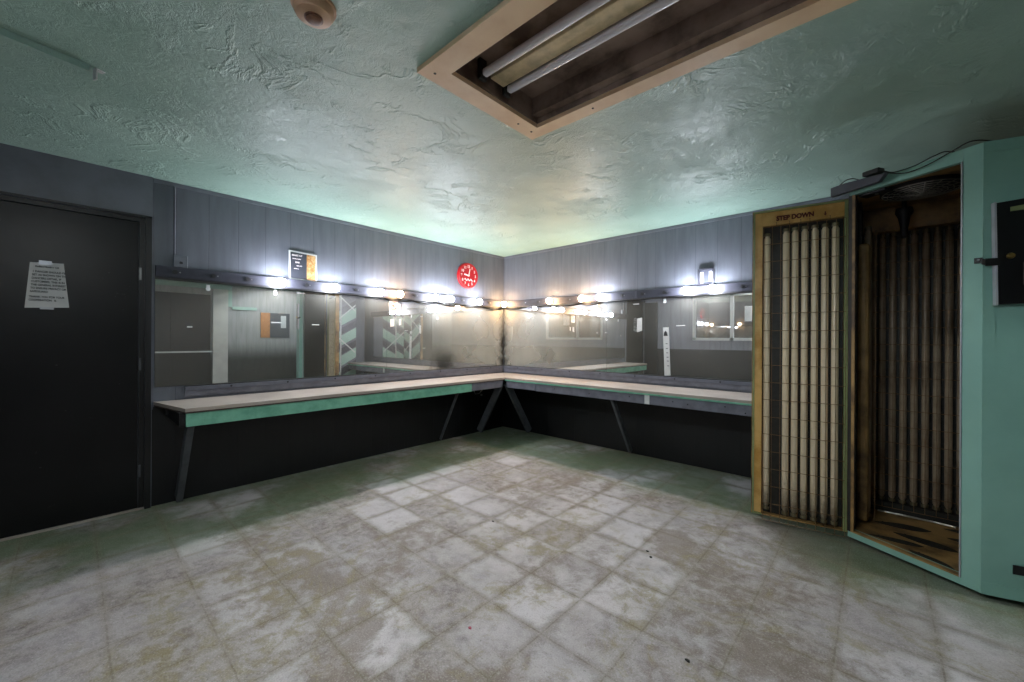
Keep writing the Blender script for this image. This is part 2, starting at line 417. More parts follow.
# window in the back wall (seen only in the right mirror)
w = bpy.data.objects.new('window_1', None); COL.objects.link(w); w.location = (0, YS, 0); struct(w, 'white framed interior window in the back wall')
b = B(); f_ = .055
b.box(WN[0], WN[1], -.08, .02, WN[2], WN[2] + f_); b.box(WN[0], WN[1], -.08, .02, WN[3] - f_, WN[3])
b.box(WN[0], WN[0] + f_, -.08, .02, WN[2], WN[3]); b.box(WN[1] - f_, WN[1], -.08, .02, WN[2], WN[3])
b.box(1.80, 1.86, -.08, .02, WN[2], WN[3]); obj('window_frame', b, 'white', w)
b = B(); b.box(WN[0] + .02, WN[1] - .02, -.045, -.035, WN[2] + .02, WN[3] - .02); obj('window_pane', b, 'glass', w)
b = B(); b.box(WN[0], WN[1], -.149, -.12, WN[2], WN[3]); obj('dark_backing', b, 'brown_edge', w)

# black door, left
d = bpy.data.objects.new('door_1', None); COL.objects.link(d); d.rotation_euler.z = LZ; struct(d, 'black flush door with a paper notice')
b = B(); b.box(DW[0] + .003, DW[1] - .003, .012, .052, .006, DW[3] - .003); obj('door_leaf', b, 'door', d, bevel=.002)
b = B()
b.box(DW[1], DW[1] + .03, -.004, .14, 0, DW[3] + .03); b.box(DW[0] - .03, DW[0], -.004, .14, 0, DW[3] + .03); b.box(DW[0], DW[1], -.004, .14, DW[3], DW[3] + .03)
b.box(DW[1] + .03, -3.795, -.03, -.02, 0, DW[3] + .045); b.box(DW[0] - .06, DW[0] - .03, -.03, -.02, 0, DW[3] + .045); b.box(DW[0] - .06, -3.795, -.03, -.02, DW[3] + .03, DW[3] + .045)
obj('door_frame', b, 'black', d)
for z in (1.72, 1.06, .28):
    b = B(); b.lathe([(.006, z - .05), (.006, z + .05)], (DW[1] + .001, .004, 0), 'Z', 10); b.box(DW[1] - .0, DW[1] + .012, -.006, .0, z - .045, z + .045)
    obj('hinge', b, 'chrome' if z == 1.72 else 'brace', d)
# pale edge strip where the door wall meets the panelling, top mouldings, far wall trims
b = B(); b.box(-3.79, -3.782, -.004, 0, 0.72, H - .001); struct(obj('trim_1', b, 'rail', rz=LZ), 'thin corner strip beside the black door')
b = B(); b.box(-3.782, 0, -.012, 0, H - .03, H - .002); struct(obj('trim_2', b, 'slate', rz=LZ), 'slate moulding along the top of the left wall')
b = B(); b.box(0.012, 6.98, -.012, 0, H - .03, H - .002); struct(obj('trim_3', b, 'slate'), 'slate moulding along the top of the right wall')
b = B(); b.box(-.008, 0, -.008, 0, .9, H - .03); struct(obj('trim_4', b, 'rail', loc=(.008, 0, 0)), 'thin grey strip in the room corner')
b = B(); b.box(YS, -1.72, 0, .03, 2.34, 2.435); b.box(-1.80, -1.72, 0, .03, 1.96, 2.34); b.box(-1.72, -1.22, 0, .03, 1.90, 1.97)
struct(obj('trim_5', b, 'mint_trim', loc=(XE, 0, 0), rz=LZ), 'mint trim band on the far wall')
b = B(); b.box(-2.08, -1.80, 0, .05, 0, 2.34); struct(obj('trim_6', b, 'stucco_white', loc=(XE, 0, 0), rz=LZ), 'pale pilaster on the far wall')
b = B(); b.box(-3.9, -2.12, 0, .02, 0, 2.2); b.box(-2.80, -2.79, .02, .03, 0, 2.2); struct(obj('trim_7', b, 'black', loc=(XE, 0, 0), rz=LZ), 'black doorway panel on the far wall')
b = B(); b.box(0, .30, 0, .02, 0.0, 2.1); struct(obj('door_2', b, 'black', loc=(.02, YS, 0)), 'dark panel at the end of the back wall')
b = B(); b.box(-3.6, -2.0, .03, .05, .93, .96); struct(obj('trim_8', b, 'white', loc=(XE, 0, 0), rz=LZ), 'pale chair rail on the far wall')
b = B(); b.box(-4.60, -3.80, -.022, -.0, 0, .012); struct(obj('baseboard_left', b, 'laminate', rz=LZ), 'thin pale threshold strip below the black door')

# ------------------------------------------------------------------ paper notice on the door
n_ = thing('paper_notice', 'white paper notice with printed capitals taped to the black door', 'notice', (.0, 0, 0), LZ)
b = B(); yN = .0115
q = [(-4.372, 1.733), (-4.228, 1.742), (-4.203, 1.452), (-4.393, 1.441)]
b.plate(q, yN - .0012, yN - .0002); obj('sheet', b, 'paper', n_)
for tb in ((-4.335, -4.28, 1.725, 1.75), (-4.33, -4.27, 1.435, 1.45)): obj('tape', B().box(tb[0], tb[1], yN - .002, yN - .001, tb[2], tb[3]), 'silver', n_)
lines = ['Dollars Number 123', '', '1 DANCER SHOULD BE', 'SET AS SHOWN ON THE', 'DANCERS DETAIL. IF', 'CUSTOMERS, THIS IS IN', 'THE GENERAL INTEREST', 'TO ENSURE PRIVACY OR', 'SAFEGUARD', '', 'THANK YOU FOR YOUR', 'COOPERATION   K']
zz = 1.715
for i, L_ in enumerate(lines):
    if L_:
        sp = -4.366 - .0017 * i
        text('lettering', L_, .0175 if i else .015, 'ink', n_, (sp + .008 + (.008 if i == 0 else 0), yN - .0014, zz - .010), bold=.0006, sx=.78 if i else .8)
    zz -= .0215 if L_ else .012

# ------------------------------------------------------------------ mirrors, in four sheets, with their clips
def mirror(label, x0, x1, left):
    r = thing('wall_mirror', label, 'mirror', (0, 0, 0), LZ if left else 0, 'aged mirror sheets above the counters')
    b = B(); b.box(x0 + .0012, x1 - .0012, -.008, -.002, .885, 1.712); obj('mirror_glass', b, 'mir_l' if left else 'mir_r', r)
    b = B(); b.box(x0 + .002, x1 - .002, -.002, -.0, .886, 1.711); b.box(x0, x0 + .0012, -.0085, -.002, .885, 1.712); obj('mirror_backing', b, 'cable', r)
    return r
mA = mirror('long mirror sheet on the left wall nearest the black door', -3.775, -1.865, True)
mB = mirror('mirror sheet on the left wall ending at the room corner', -1.865, -.010, True)
mC = mirror('mirror sheet on the right wall starting at the room corner', .010, 1.66, False)
mD = mirror('mirror sheet on the right wall beside the tanning booth door', 1.66, 3.70, False)
def clip(par, x, z=1.68):
    b = B(); b.box(x - .012, x + .012, -.014, -.008, z - .02, z + .025); b.lathe([(.016, -.0145), (.014, -.009)], (x, 0, z - .008), 'Y', 10)
    obj('mirror_clip', b, 'white', par)
clip(mA, -3.455, 1.655); clip(mA, -2.97, 1.66); clip(mC, 1.555, 1.60); clip(mD, 2.335, 1.665)

# strip lights: bar, empty sockets, seam covers
def strip(label, x0, x1, left, empty, allx):
    r = thing('vanity_light_bar', label, 'light fixture', (0, 0, 1.752), LZ if left else 0, 'vanity light bars above the mirrors')
    b = B(); b.box(x0, x1, -.045, 0, -.042, .042); obj('bar_housing', b, 'barpaint', r, bevel=.004)
    b = B(); b.box(x0, x1, -.048, 0, -.055, -.0425); obj('bar_lower_channel', b, 'cable', r)
    for x in empty:
        b = B(); b.lathe([(.017, -.052), (.017, -.0455)], (x, 0, 0), 'Y', 14); obj('socket', b, 'cable', r, smooth=True)
        b = B(); b.lathe([(.0055, -.002), (.004, .0)], (x + .03, -.0455, .0), 'Y', 8); obj('screw', b, 'chrome', r)
    return r
eL = [-.11 - .237 * k for k in (0, 1, 3, 6, 9, 11, 13, 14, 15)]
eR = [.185 + .240 * k for k in (1, 2, 4, 7, 8, 9, 12, 13, 14)]
strip('grey vanity light bar along the left wall', -3.775, -.046, True, eL, None)
rb = strip('grey vanity light bar along the right wall, reaching the booth', .0, 3.75, False, eR, None)
b = B(); b.box(2.02, 2.045, -.047, 0, -.043, .045); obj('joint_cover', b, 'gun', rb)
def bulb(label, p, rz, warm, col):
    r = thing('light_bulb', label, 'light bulb', p, rz, 'round vanity bulbs along the mirrors')
    R_ = .037; prof = [(.010, -.031)]
    for k in range(1, 14):
        a = .40 + (pi - .40) * k / 14; prof.append((R_ * sin(a), -.069 + R_ * cos(a)))
    prof.append((.001, -.069 - R_))
    b = B(); b.lathe(prof, (0, 0, 0), 'Y', 20); obj('bulb_globe', b, 'bulb_warm' if warm else 'bulb_cool', r, smooth=True)
    b = B(); b.lathe([(.019, 0.0), (.019, -.008), (.0135, -.010), (.0140, -.0305)], (0, 0, 0), 'Y', 14); obj('bulb_collar', b, 'gun', r)
    return r
bl = [(12, 0, 'lit white bulb nearest the black door'), (10, 0, 'lit white bulb under the orange and grey poster'), (8, 0, 'third lit bulb from the black door, white, just left of a warm one'),
      (7, 1, 'lit warm bulb on the left wall, right beside a white one'), (5, 0, 'lit white bulb on the left wall, left of the close pair before the clock'),
      (4, 0, 'lit white bulb on the left wall, right of the close pair before the clock'), (2, 0, 'lit white bulb under the red clock, last before the corner')]
for k, wm, lb in bl: bulb(lb, (.046, -.11 - .237 * k, 1.744), LZ, wm, None)
bulb('lit warm bulb right in the room corner', (.080, -.080, 1.744), pi / 4, 1, None)
for k, wm, lb in [(3, 1, 'lit warm bulb on the right wall, first after the corner'), (5, 1, 'lit warm bulb on the right wall, left neighbour of a white one'),
                  (6, 0, 'lit white bulb on the right wall at the mirror seam'), (10, 0, 'lit white bulb on the right wall left of the small framed picture'),
                  (11, 0, 'lit white bulb below the small framed picture')]:
    bulb(lb, (.185 + .240 * k, -.046, 1.744), 0, wm, None)
# loose cables under the bars
def cable(label, x0, x1, left, sag, seed, n=40):
    rr = random.Random(seed); pts = []
    for i in range(n + 1):
        t_ = i / n; x = x0 + (x1 - x0) * t_
        pts.append((x, -.030 - .006 * sin(t_ * 31), 1.694 - sag * abs(sin(t_ * pi * 5)) - .003 * rr.random()))
    b = B(); b.tube(pts, .006, 6); o = obj('power_cable', b, 'cable', smooth=True, rz=LZ if left else 0); tag(o, label, 'cable')
cable('thin black cable sagging under the left light bar', -1.9, -.06, True, .014, 1)
cable('thin black cable sagging under the right light bar', .06, 1.6, False, .014, 2)
# grey raceways at the foot of the mirrors
def raceway(label, x0, x1, left):
    r = thing('wall_raceway', label, 'raceway', (0, 0, 0), LZ if left else 0)
    b = B(); b.box(x0, x1, -.032, -.0, .842, .876); obj('channel_cover', b, 'rail', r, bevel=.003)
    b = B(); b.box(x0, x1, -.030, -.0, .8765, .8845); obj('mirror_channel', b, 'cable', r)
    b = B(); b.box(x0, x1, -.02, -.0, .797, .841); obj('back_splash', b, 'grey_board', r)
    k = x0 + .3
    while k < x1 - .1:
        b = B(); b.lathe([(.008, -.034), (.008, -.0325)], (k, 0, .860), 'Y', 10); obj('screw', b, 'cable', r); k += .43
raceway('grey metal raceway under the left mirrors', -3.60, -.033, True)
raceway('grey metal raceway under the right mirrors', .0, 3.70, False)

# ------------------------------------------------------------------ counters
cl = thing('counter', 'long wall counter on the left with mint green apron', 'counter', (0, 0, 0), 0)
b = B(); b.prism([(0, -3.78), (.54, -3.675), (.54, -.54), (0, -.0)], .752, .777); obj('worktop', b, 'laminate', cl, bevel=.002)
b = B(); b.prism([(0.0, -3.777), (.538, -3.672), (.538, -.542), (0.0, -.002)], .7425, .7515); obj('worktop_edge', b, 'brown_edge', cl)
b = B(); b.box(.505, .530, -3.668, -1.082, .650, .742); o = obj('apron', b, 'mint', cl, bevel=.002, label='mint green apron board')
b = B(); b.box(.500, .525, -1.080, -.56, .655, .742); obj('apron', b, 'grey_board', cl, bevel=.002, label='grey apron board near the corner')
b = B(); b.box(.0, .50, -3.70, -3.66, .655, .742); obj('end_cleat', b, 'black', cl)
b = B(); b.box(.03, .06, -3.715, -3.70, .675, .725); obj('outlet_plate', b, 'brace', cl)
def brace(par, x, y, left, w=.038, h=.07, skew=0.):
    b = B()
    if left: b.beam((.49, y, .70), (.045, y + skew, .03), w, h, (1, 0, .7)); 
    else: b.beam((x, -.49, .70), (x + skew, -.045, .03), w, h, (0, -1, .7))
    obj('brace', b, 'brace', par, bevel=.002)
brace(cl, 0, -3.635, True, .04, .07); brace(cl, 0, -1.235, True, .018, .03, .08); brace(cl, 0, -.56, True, .04, .085, .06)
cr_ = thing('counter', 'wall counter right of the corner with grey apron and green edge', 'counter', (0, 0, 0), 0)
b = B(); b.prism([(0.004, -.002), (.542, -.54), (3.72, -.54), (3.72, -.002)], .752, .777); obj('worktop', b, 'laminate', cr_, bevel=.002)
b = B(); b.prism([(.006, -.002), (.546, -.548), (3.72, -.548), (3.72, -.002)], .738, .7515); obj('worktop_edge', b, 'mint', cr_, label='mint green front edge')
b = B(); b.box(.56, 1.03, -.535, -.510, .655, .737); obj('apron', b, 'grey_board', cr_, bevel=.002, label='pale grey apron board near the corner')
b = B(); b.box(1.034, 3.70, -.530, -.505, .650, .737); obj('apron', b, 'grey_board', cr_, bevel=.002)
b = B(); b.box(2.355, 2.402, -.5345, -.5305, .652, .736); obj('patch', b, 'white', cr_, label='white patch on the apron')
for x, z in [(1.3, .70), (1.75, .69), (2.2, .705), (2.62, .70), (2.75, .69), (3.05, .705), (3.2, .67)]: obj('nail_head', B().lathe([(.006, -.5325), (.006, -.5305)], (x, 0, z), 'Y', 8), 'cable', cr_)
brace(cr_, .53, 0, False, .04, .085, -.0); brace(cr_, 1.98, 0, False, .03, .05, .0)
b = B(); pts = [(.47, -.85, .655), (.43, -.87, .60), (.42, -.93, .595), (.44, -.97, .65)]; b.tube(pts, .004, 6); b.box(.435, .455, -.86, -.84, .57, .59); tag(obj('hanging_wire', b, 'chrome'), 'short loop of wire hanging under the counter near the corner', 'wire')

# ------------------------------------------------------------------ things on the left wall
s_ = thing('wall_switch', 'slate painted switch box with conduit above the mirror', 'switch', (0, -3.63, 1.832), LZ)
b = B(); b.box(-.042, .042, -.032, 0, -.052, .052); obj('switch_box', b, 'slate', s_, bevel=.004)
b = B(); b.box(.040, .0435, -.033, 0, -.052, .052); obj('box_edge', b, 'silver', s_)
b = B(); b.box(-.007, .012, -.0345, -.032, -.010, .004); b.box(-.004, .004, -.042, -.0345, -.006, .006); obj('toggle', b, 'cable', s_)
b = B(); b.tube([(-.034, -.012, .052), (-.034, -.012, .575)], .0075, 8); obj('conduit', b, 'rail', s_, smooth=True)

p_ = thing('poster', 'white framed poster, dark grey with an orange photo strip', 'poster', (0, -2.735, 1.915), LZ)
b = B(); b.plate([(-.124, .147), (.124, .135), (.125, -.128), (-.118, -.120)], -.012, -.0005); obj('poster_frame', b, 'white', p_)
b = B(); b.plate([(-.112, .133), (.030, .127), (.032, -.110), (-.106, -.106)], -.0135, -.0121); obj('dark_panel', b, 'print', p_)
b = B(); b.plate([(.030, .127), (.110, .123), (.112, -.114), (.032, -.110)], -.0135, -.0121); obj('photo_strip', b, 'orange2', p_)
for k, (sx_, sz, w_) in enumerate([(-.1, .098, .013), (-.095, .070, .008), (-.07, .035, .012), (-.06, .008, .007), (-.08, -.02, .006)]):
    text('lettering', ['MAKE UP', 'beauty studio', 'BAR', 'open daily', 'ask for us'][k], w_ * 1.7, 'clockwhite', p_, (sx_, -.0142, sz), bold=.0003)

c_ = thing('wall_clock', 'round red wall clock with white markings above the mirror', 'clock', (0, -.705, 2.083), LZ)
R0 = .165
b = B(); b.lathe([(R0, 0), (R0, -.030), (R0 - .006, -.042), (R0 - .016, -.044), (R0 - .017, -.034), (.004, -.034)], (0, 0, 0), 'Y', 48); obj('clock_case', b, 'red', c_, smooth=True)
for k in range(12):
    a = pi / 2 - 2 * pi * (k + 1) / 12
    text('numeral', str(k + 1), .046, 'clockwhite', c_, (cos(a) * .118, -.0362, sin(a) * .118 - .016), bold=.0012, align='CENTER')
b = B(); b.beam((0, -.037, 0), (-.075, -.037, .012), .003, .016, (0, 0, 1)); obj('hour_hand', b, 'clockwhite', c_)
b = B(); b.beam((0, -.040, 0), (.02, -.040, .09), .003, .010, (1, 0, 0)); obj('minute_hand', b, 'clockwhite', c_)
b = B(); b.tube([(-.07 + .14 * i / 14, -.037, -.055 + .014 * sin(i * 1.3)) for i in range(15)], .004, 6); b.lathe([(.010, -.044), (.010, -.034)], (0, 0, 0), 'Y', 12); obj('face_scroll', b, 'clockwhite', c_)

# small sticker on left mirror: red ring with a slash
k_ = thing('sticker', 'small white square sticker with a red ringed symbol on the left mirror', 'sticker', (.009, -1.784, 1.618), LZ)
b = B(); b.box(-.055, .055, -.0012, 0, -.062, .058); obj('sticker_paper', b, 'paper', k_)
b = B(); b.tube([(cos(a * pi / 12) * .040, -.002, sin(a * pi / 12) * .040) for a in range(24)], .0042, 6, closed=True)
b.beam((-.028, -.002, .028), (.028, -.002, -.028), .003, .008, (1, 0, 1)); obj('ring_symbol', b, 'red', k_)
b = B(); b.box(-.022, .012, -.0022, -.0012, -.008, .006); b.box(.004, .010, -.0022, -.0012, -.006, .022); obj('pictogram', b, 'ink', k_)
# paper scraps and paint flecks left on mirrors
def scrap(label, left, x, z, w, h):
    b = B(); b.plate([(-w/2, -h/2), (w/2, -h/2 * .8), (w/2 * .96, h/2), (-w/2 * .9, h/2 * .9)], -.001, 0)
    tag(obj('tape_scrap', b, 'paper', loc=(.0088, x, z) if left else (x, -.0088, z), rz=LZ if left else 0), label, 'tape', 'scraps of tape on the mirrors')
scrap('white tape fleck on the left mirror, nearest the black door', 1, -3.57, 1.34, .035, .014)
scrap('narrow white tape strip on the left mirror left of the booth reflection', 1, -2.96, 1.395, .085, .012)
scrap('white tape strip across the booth reflection in the left mirror', 1, -2.62, 1.385, .07, .010)
scrap('white tape strip close under the left light bar below the poster', 1, -2.75, 1.675, .07, .010)
scrap('torn paper remnant below the red ringed sticker, left piece', 1, -1.80, 1.43, .05, .09)
scrap('torn paper remnant below the red ringed sticker, right piece', 1, -1.70, 1.44, .03, .07)
scrap('narrow white tape strip on the right mirror above the paper strip', 0, 2.50, 1.405, .09, .010)
scrap('pale paper remnant on the right mirror, left of the paper strip', 0, 2.06, 1.42, .06, .16)
scrap('white tape strip on the right mirror just under the light bar', 0, 2.02, 1.65, .07, .010)

# tall paper strip on right mirror
t_ = thing('height_chart', 'tall narrow white paper strip with marks stuck on the right mirror', 'paper strip', (2.36, -.009, .885), 0)
b = B(); b.plate([(-.042, .505), (.018, .505), (.040, .005), (-.022, .0)], -.0015, 0); obj('strip_paper', b, 'paper', t_)
b = B(); b.plate([(-.034, .415), (.010, .415), (.0, .455), (-.012, .470), (-.026, .455)], -.0028, -.0016)
obj('printed_mark', b, 'ink', t_)
for z in (.33, .28, .235, .19, .15, .10): obj('printed_mark', B().box(-.012 + (.33 - z) * .08, .008 + (.33 - z) * .08, -.0026, -.0016, z, z + .007), 'ink', t_)
# framed picture standing on right light bar
f_ = thing('framed_picture', 'small dark framed picture standing on the right light bar', 'picture', (2.742, -.002, 1.801), 0)
b = B()
for bx in ((-.074, .074, .143, .156), (-.074, .074, 0, .010), (-.074, -.064, .010, .143), (.064, .074, .010, .143)): b.box(bx[0], bx[1], -.028, -.004, bx[2], bx[3])
obj('picture_frame', b, 'gun', f_)
b = B(); b.box(-.064, .064, -.012, -.006, .010, .143); obj('print_sheet', b, 'pglass', f_)
b = B(); b.box(-.056, -.022, -.0135, -.0125, .018, .125); b.box(.028, .056, -.0135, -.0125, .03, .13); obj('white_mount', b, 'paper', f_)

# far wall poster seen in the left mirror; outlet; back wall papers
p2 = thing('poster', 'wide dark poster with an orange side band on the far wall, seen in the mirror', 'poster', (XE, -.80, 1.56), -pi/2)
b = B(); b.box(-.30, .34, -.02, 0, -.30, .30); obj('poster_board', b, 'print', p2)
b = B(); b.box(.14, .34, -.022, -.0202, -.30, .30); obj('side_band', b, 'orange', p2)
b = B(); b.box(-.22, -.10, -.022, -.0202, -.06, .24); obj('white_patch', b, 'paper', p2)
def pap(label, x, z, w, h):
    b = B(); b.box(-w/2, w/2, 0, .003, -h/2, h/2); tag(obj('wall_paper_sheet', b, 'paper', loc=(x, YS + .021, z)), label, 'paper')
pap('white paper sheet taped to the back window, seen in the right mirror', 2.16, 1.78, .2, .3)

# ------------------------------------------------------------------ ceiling things
def fixture(name, label, X0, X1, Y0, Y1, lit, trim):
    r = thing(name, label, 'ceiling light', ((X0 + X1) / 2, (Y0 + Y1) / 2, H), 0)
    hx, hy = (X1 - X0) / 2, (Y1 - Y0) / 2; D = .115
    b = B(); th = .004
    b.box(-hx, hx, -hy, hy, D, D + th)
    b.box(-hx, -hx + th, -hy, hy, 0, D); b.box(hx - th, hx, -hy, hy, 0, D)
    # sloping long sides
    b.plate([(0, 0)] * 0 or [(-hx, 0), (hx, 0), (hx, D), (-hx, D)], -hy, -hy + th); b.plate([(-hx, 0), (hx, 0), (hx, D), (-hx, D)], hy - th, hy)
    b.box(-hx, hx, hy - .05, hy - .046, .03, D); b.box(-hx, hx, hy - .05, hy, .026, .03)
    b.box(-hx, hx, hy - .20, hy - .19, D - .03, D)
    obj('housing', b, 'box_brown', r)
    b = B(); w = .105; z0, z1 = -.022, -.0005
    b.box(-hx - w, hx + w, -hy - w, -hy, z0, z1); b.box(-hx - w, hx + w, hy, hy + w * .8, z0, z1)
    b.box(-hx - w, -hx, -hy, hy, z0, z1); b.box(hx, hx + w, -hy, hy, z0, z1)
    bmesh.ops.remove_doubles(b.b, verts=b.b.verts, dist=1e-5)
    obj('trim_frame', b, trim, r)
    b = B(); b.box(-hx + .03, hx - .03, -.09, -.0, .045, D); obj('ballast_cover', b, 'tan_tray', r, bevel=.004)
    for y in (-.135, .03):
        b = B(); b.lathe([(.006, -hx + .03), (.019, -hx + .045), (.019, hx - .045), (.006, hx - .03)], (0, y, .045), 'X', 16)
        obj('fluorescent_tube', b, 'tube_fill' if lit else 'tube_off', r, smooth=True)
        for sx in (-1, 1):
            b = B(); x = sx * (hx - .022); b.box(x - .010, x + .010, y - .022, y + .022, .02, D); obj('lamp_holder', b, 'reflector', r, bevel=.004)
    for (sx, sy) in ((-hx - .05, -hy - .05), (-hx - .05, .2), (-.3, hy + .04), (.2, -hy - .05), (-hx - .05, hy + .01)):
        b = B(); b.lathe([(.006, z0 - .002), (.006, z0)], (sx, sy, 0), 'Z', 8); obj('screw', b, 'brown_edge', r)
    return r
fixture('ceiling_light', 'recessed unlit fluorescent ceiling light with cream wood trim', 2.60, 3.85, -3.075, -2.475, False, 'trim_wood')
fixture('ceiling_light', 'added fill light, out of view, shaped as a recessed ceiling light close to the back wall', 2.40, 3.65, -4.62, -4.12, True, 'trim_wood')  # unseen fixture added to fill the room with light

fixture('ceiling_light', 'added fill light, out of view, shaped as a short recessed ceiling light near the far wall', 5.62, 6.55, -1.15, -.65, True, 'trim_wood')  # unseen fixture added to brighten the far wall in the mirror
sd = thing('smoke_detector', 'round yellowed smoke detector on the mint ceiling', 'smoke detector', (2.50, -3.615, H), 0)
b = B(); b.lathe([(.074, -.0005), (.074, -.010)], (0, 0, 0), 'Z', 32); obj('base_plate', b, 'smoke', sd)
b = B(); b.lathe([(.066, -.0105), (.066, -.026), (.058, -.040), (.038, -.046), (.002, -.046)], (0, 0, 0), 'Z', 32); obj('detector_body', b, 'smoke', sd, smooth=True)
b = B(); b.lathe([(.026, -.0465), (.026, -.054), (.018, -.058), (.002, -.058)], (0, 0, 0), 'Z', 20); b.lathe([(.031, -.0462), (.031, -.049), (.029, -.049)], (0, 0, 0), 'Z', 20); obj('vent_cap', b, 'smoke_dark', sd, smooth=True)

rw = thing('ceiling_raceway', 'mint painted raceway on the ceiling ending in a bare white bracket', 'raceway', (0, 0, H), 0)
b = B(); b.beam((1.56, -4.70, -.014), (1.44, -4.145, -.014), .022, .027); obj('raceway_cover', b, 'ceiling', rw)
b = B(); b.plate([(-.012, -.0005), (.012, -.0005), (.012, -.05), (-.012, -.05)], -.003, .003); b.box(-.012, .012, -.003, .03, -.004, -.0005); obj('end_bracket', b, 'white', rw, loc=(1.432, -4.125, 0), rz=.4)

# ------------------------------------------------------------------ tanning booth
A = Vector((3.85, -.90)); Bc = Vector((4.36, -1.20)); Cc = Vector((5.09, -1.0)); Dd = Vector((5.45, -.60)); Ee = Vector((5.45, -.06)); Ff = Vector((3.98, -.06)); Gg = Vector((3.86, -.30))
ZT = 2.23; ZB = .033
booth = thing('tanning_booth', 'mint green stand-up tanning booth with its door open', 'tanning booth', (0, 0, 0), 0)
def facet(name, p, q, z0, z1, th, m, u0=0., u1=None, off=0., label=None, bevel=.0):
    d_ = (q - p); L_ = d_.length; a = atan2(d_.y, d_.x); u1 = L_ if u1 is None else u1
    b = B(); b.box(u0, u1, off, off + th, z0, z1)
    return obj(name, b, m, booth, loc=(p.x, p.y, 0), rz=a, label=label, bevel=bevel)
# front face: sill, fascia, right stile
facet('front_stile', A, Bc, ZB, ZT, .03, 'mint_booth', .522, .5917)
facet('fascia', A, Bc, 2.168, ZT, .03, 'mint_booth', 0, .5215)
facet('sill', A, Bc, ZB, .068, .06, 'mint_booth', 0, .5215)
facet('opening_edge', A, Bc, .069, 2.166, .012, 'silver', .5155, .5212, -.004, bevel=.001)
facet('door_jamb', A, Bc, .069, 2.166, .004, 'gold_dirty', .019, .036, -.0045)
facet('door_jamb', A, Bc, .069, 2.166, .004, 'reflector', .0, .0185, -.0045)
facet('sill_lip', A, Bc, .0685, .0765, .035, 'gold_dirty', .01, .515, -.004)
facet('side_panel', Bc, Cc, ZB, ZT, .03, 'mint_booth', 0.001, None)
facet('side_panel_trim', Bc, Cc, 2.176, ZT, .005, 'mint_booth', 0, None, -.0055)
facet('side_panel_trim', Bc, Cc, ZB, .092, .005, 'mint_booth', 0, None, -.0055)
facet('side_panel_trim', Bc, Cc, .0925, 2.1755, .005, 'mint_booth', 0.0, .044, -.0055)
facet('side_panel', Cc, Dd, ZB, ZT, .03, 'mint_booth')
facet('side_panel', Dd, Ee, ZB, ZT, .03, 'mint_booth')
facet('back_panel', Ee, Ff, ZB, ZT, .03, 'mint_booth')
facet('side_panel', Ff, Gg, ZB, ZT, .03, 'slate')
facet('side_panel', Gg, A, ZB, ZT, .03, 'grey_board')
facet('vent_slot', Bc, Cc, .158, .201, .004, 'cable', .105, .32, -.0095)
b = B(); foot = [A, Bc, Cc, Dd, Ee, Ff, Gg]; ce = sum((Vector(v) for v in foot), Vector((0, 0))) / 7
ins = [v + (ce - v).normalized() * .10 for v in foot]
b.prism([tuple(v) for v in ins][::1], 0.0, ZB - .001); obj('plinth', b, 'cable', booth)
ins2 = [v + (ce - v).normalized() * .035 for v in foot]
b = B(); b.prism([tuple(v) for v in ins2], ZB + .001, .062); obj('floor_pan', b, 'gold_dirty', booth)
b = B(); b.prism([tuple(v) for v in ins2], 2.185, 2.215); obj('roof_panel', b, 'gold_dirty', booth)
# inner linings: left return, back lamp bank
b = B(); b.box(3.885, 3.945, -.70, -.66, .075, 1.90)
b.b.verts.ensure_lookup_table()
obj('inner_post', b, 'gold_dirty', booth, bevel=.02)
b = B(); b.box(3.885, 3.905, -.66, -.26, .075, 2.18); b.box(3.90, 4.95, -.26, -.24, .075, 2.18); b.box(4.93, 4.95, -.9, -.26, .075, 2.18)
obj('lamp_reflector', b, 'reflector', booth)
obj('lamp_valance', B().box(3.89, 4.94, -.36, -.262, 2.03, 2.184), 'gold_dirty', booth); obj('kick_rail', B().box(3.89, 4.94, -.34, -.262, .063, .13), 'reflector', booth)
def lamp(par, x, y, z0, z1, r=.019, name='tanning_lamp'):
    b = B(); b.lathe([(r * .6, z0), (r, z0 + .018), (r, z1 - .018), (r * .6, z1)], (x, y, 0), 'Z', 14); o = obj(name, b, 'lamp' if r > .019 else 'lamp_shaded', par, smooth=True)
    obj('lamp_cap', B().lathe([(r * .95, z0 - .022), (r * 1.02, z0)], (x, y, 0), 'Z', 12), 'lamp_cap', o); obj('lamp_cap', B().lathe([(r * 1.02, z1), (r * .9, z1 + .02)], (x, y, 0), 'Z', 12), 'lamp_cap', o)
    return o
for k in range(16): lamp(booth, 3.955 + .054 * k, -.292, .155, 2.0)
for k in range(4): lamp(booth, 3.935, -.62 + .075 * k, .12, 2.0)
def grille(par, x0, x1, z0, z1, y, nx, nz, axis=0, m='wire', r=.0017, name='wire_grille', bow=.0):
    b = B()
    def P(u, v, o): return (u, y + o, v) if axis == 0 else (y + o, u, v)
    for i in range(nx + 1):
        u = x0 + (x1 - x0) * i / nx; b.tube([P(u, z0, 0), P(u, z1, 0)], r, 5)
    for j in range(nz + 1):
        v = z0 + (z1 - z0) * j / nz; b.tube([P(x0, v, -.003), P(x1, v, -.003)], r * 1.15, 5)
    return obj(name, b, m, par)
grille(booth, 3.96, 4.80, .10, 2.03, -.345, 16, 17)
grille(booth, -.66, -.36, .10, 1.98, 3.975, 5, 17, axis=1)
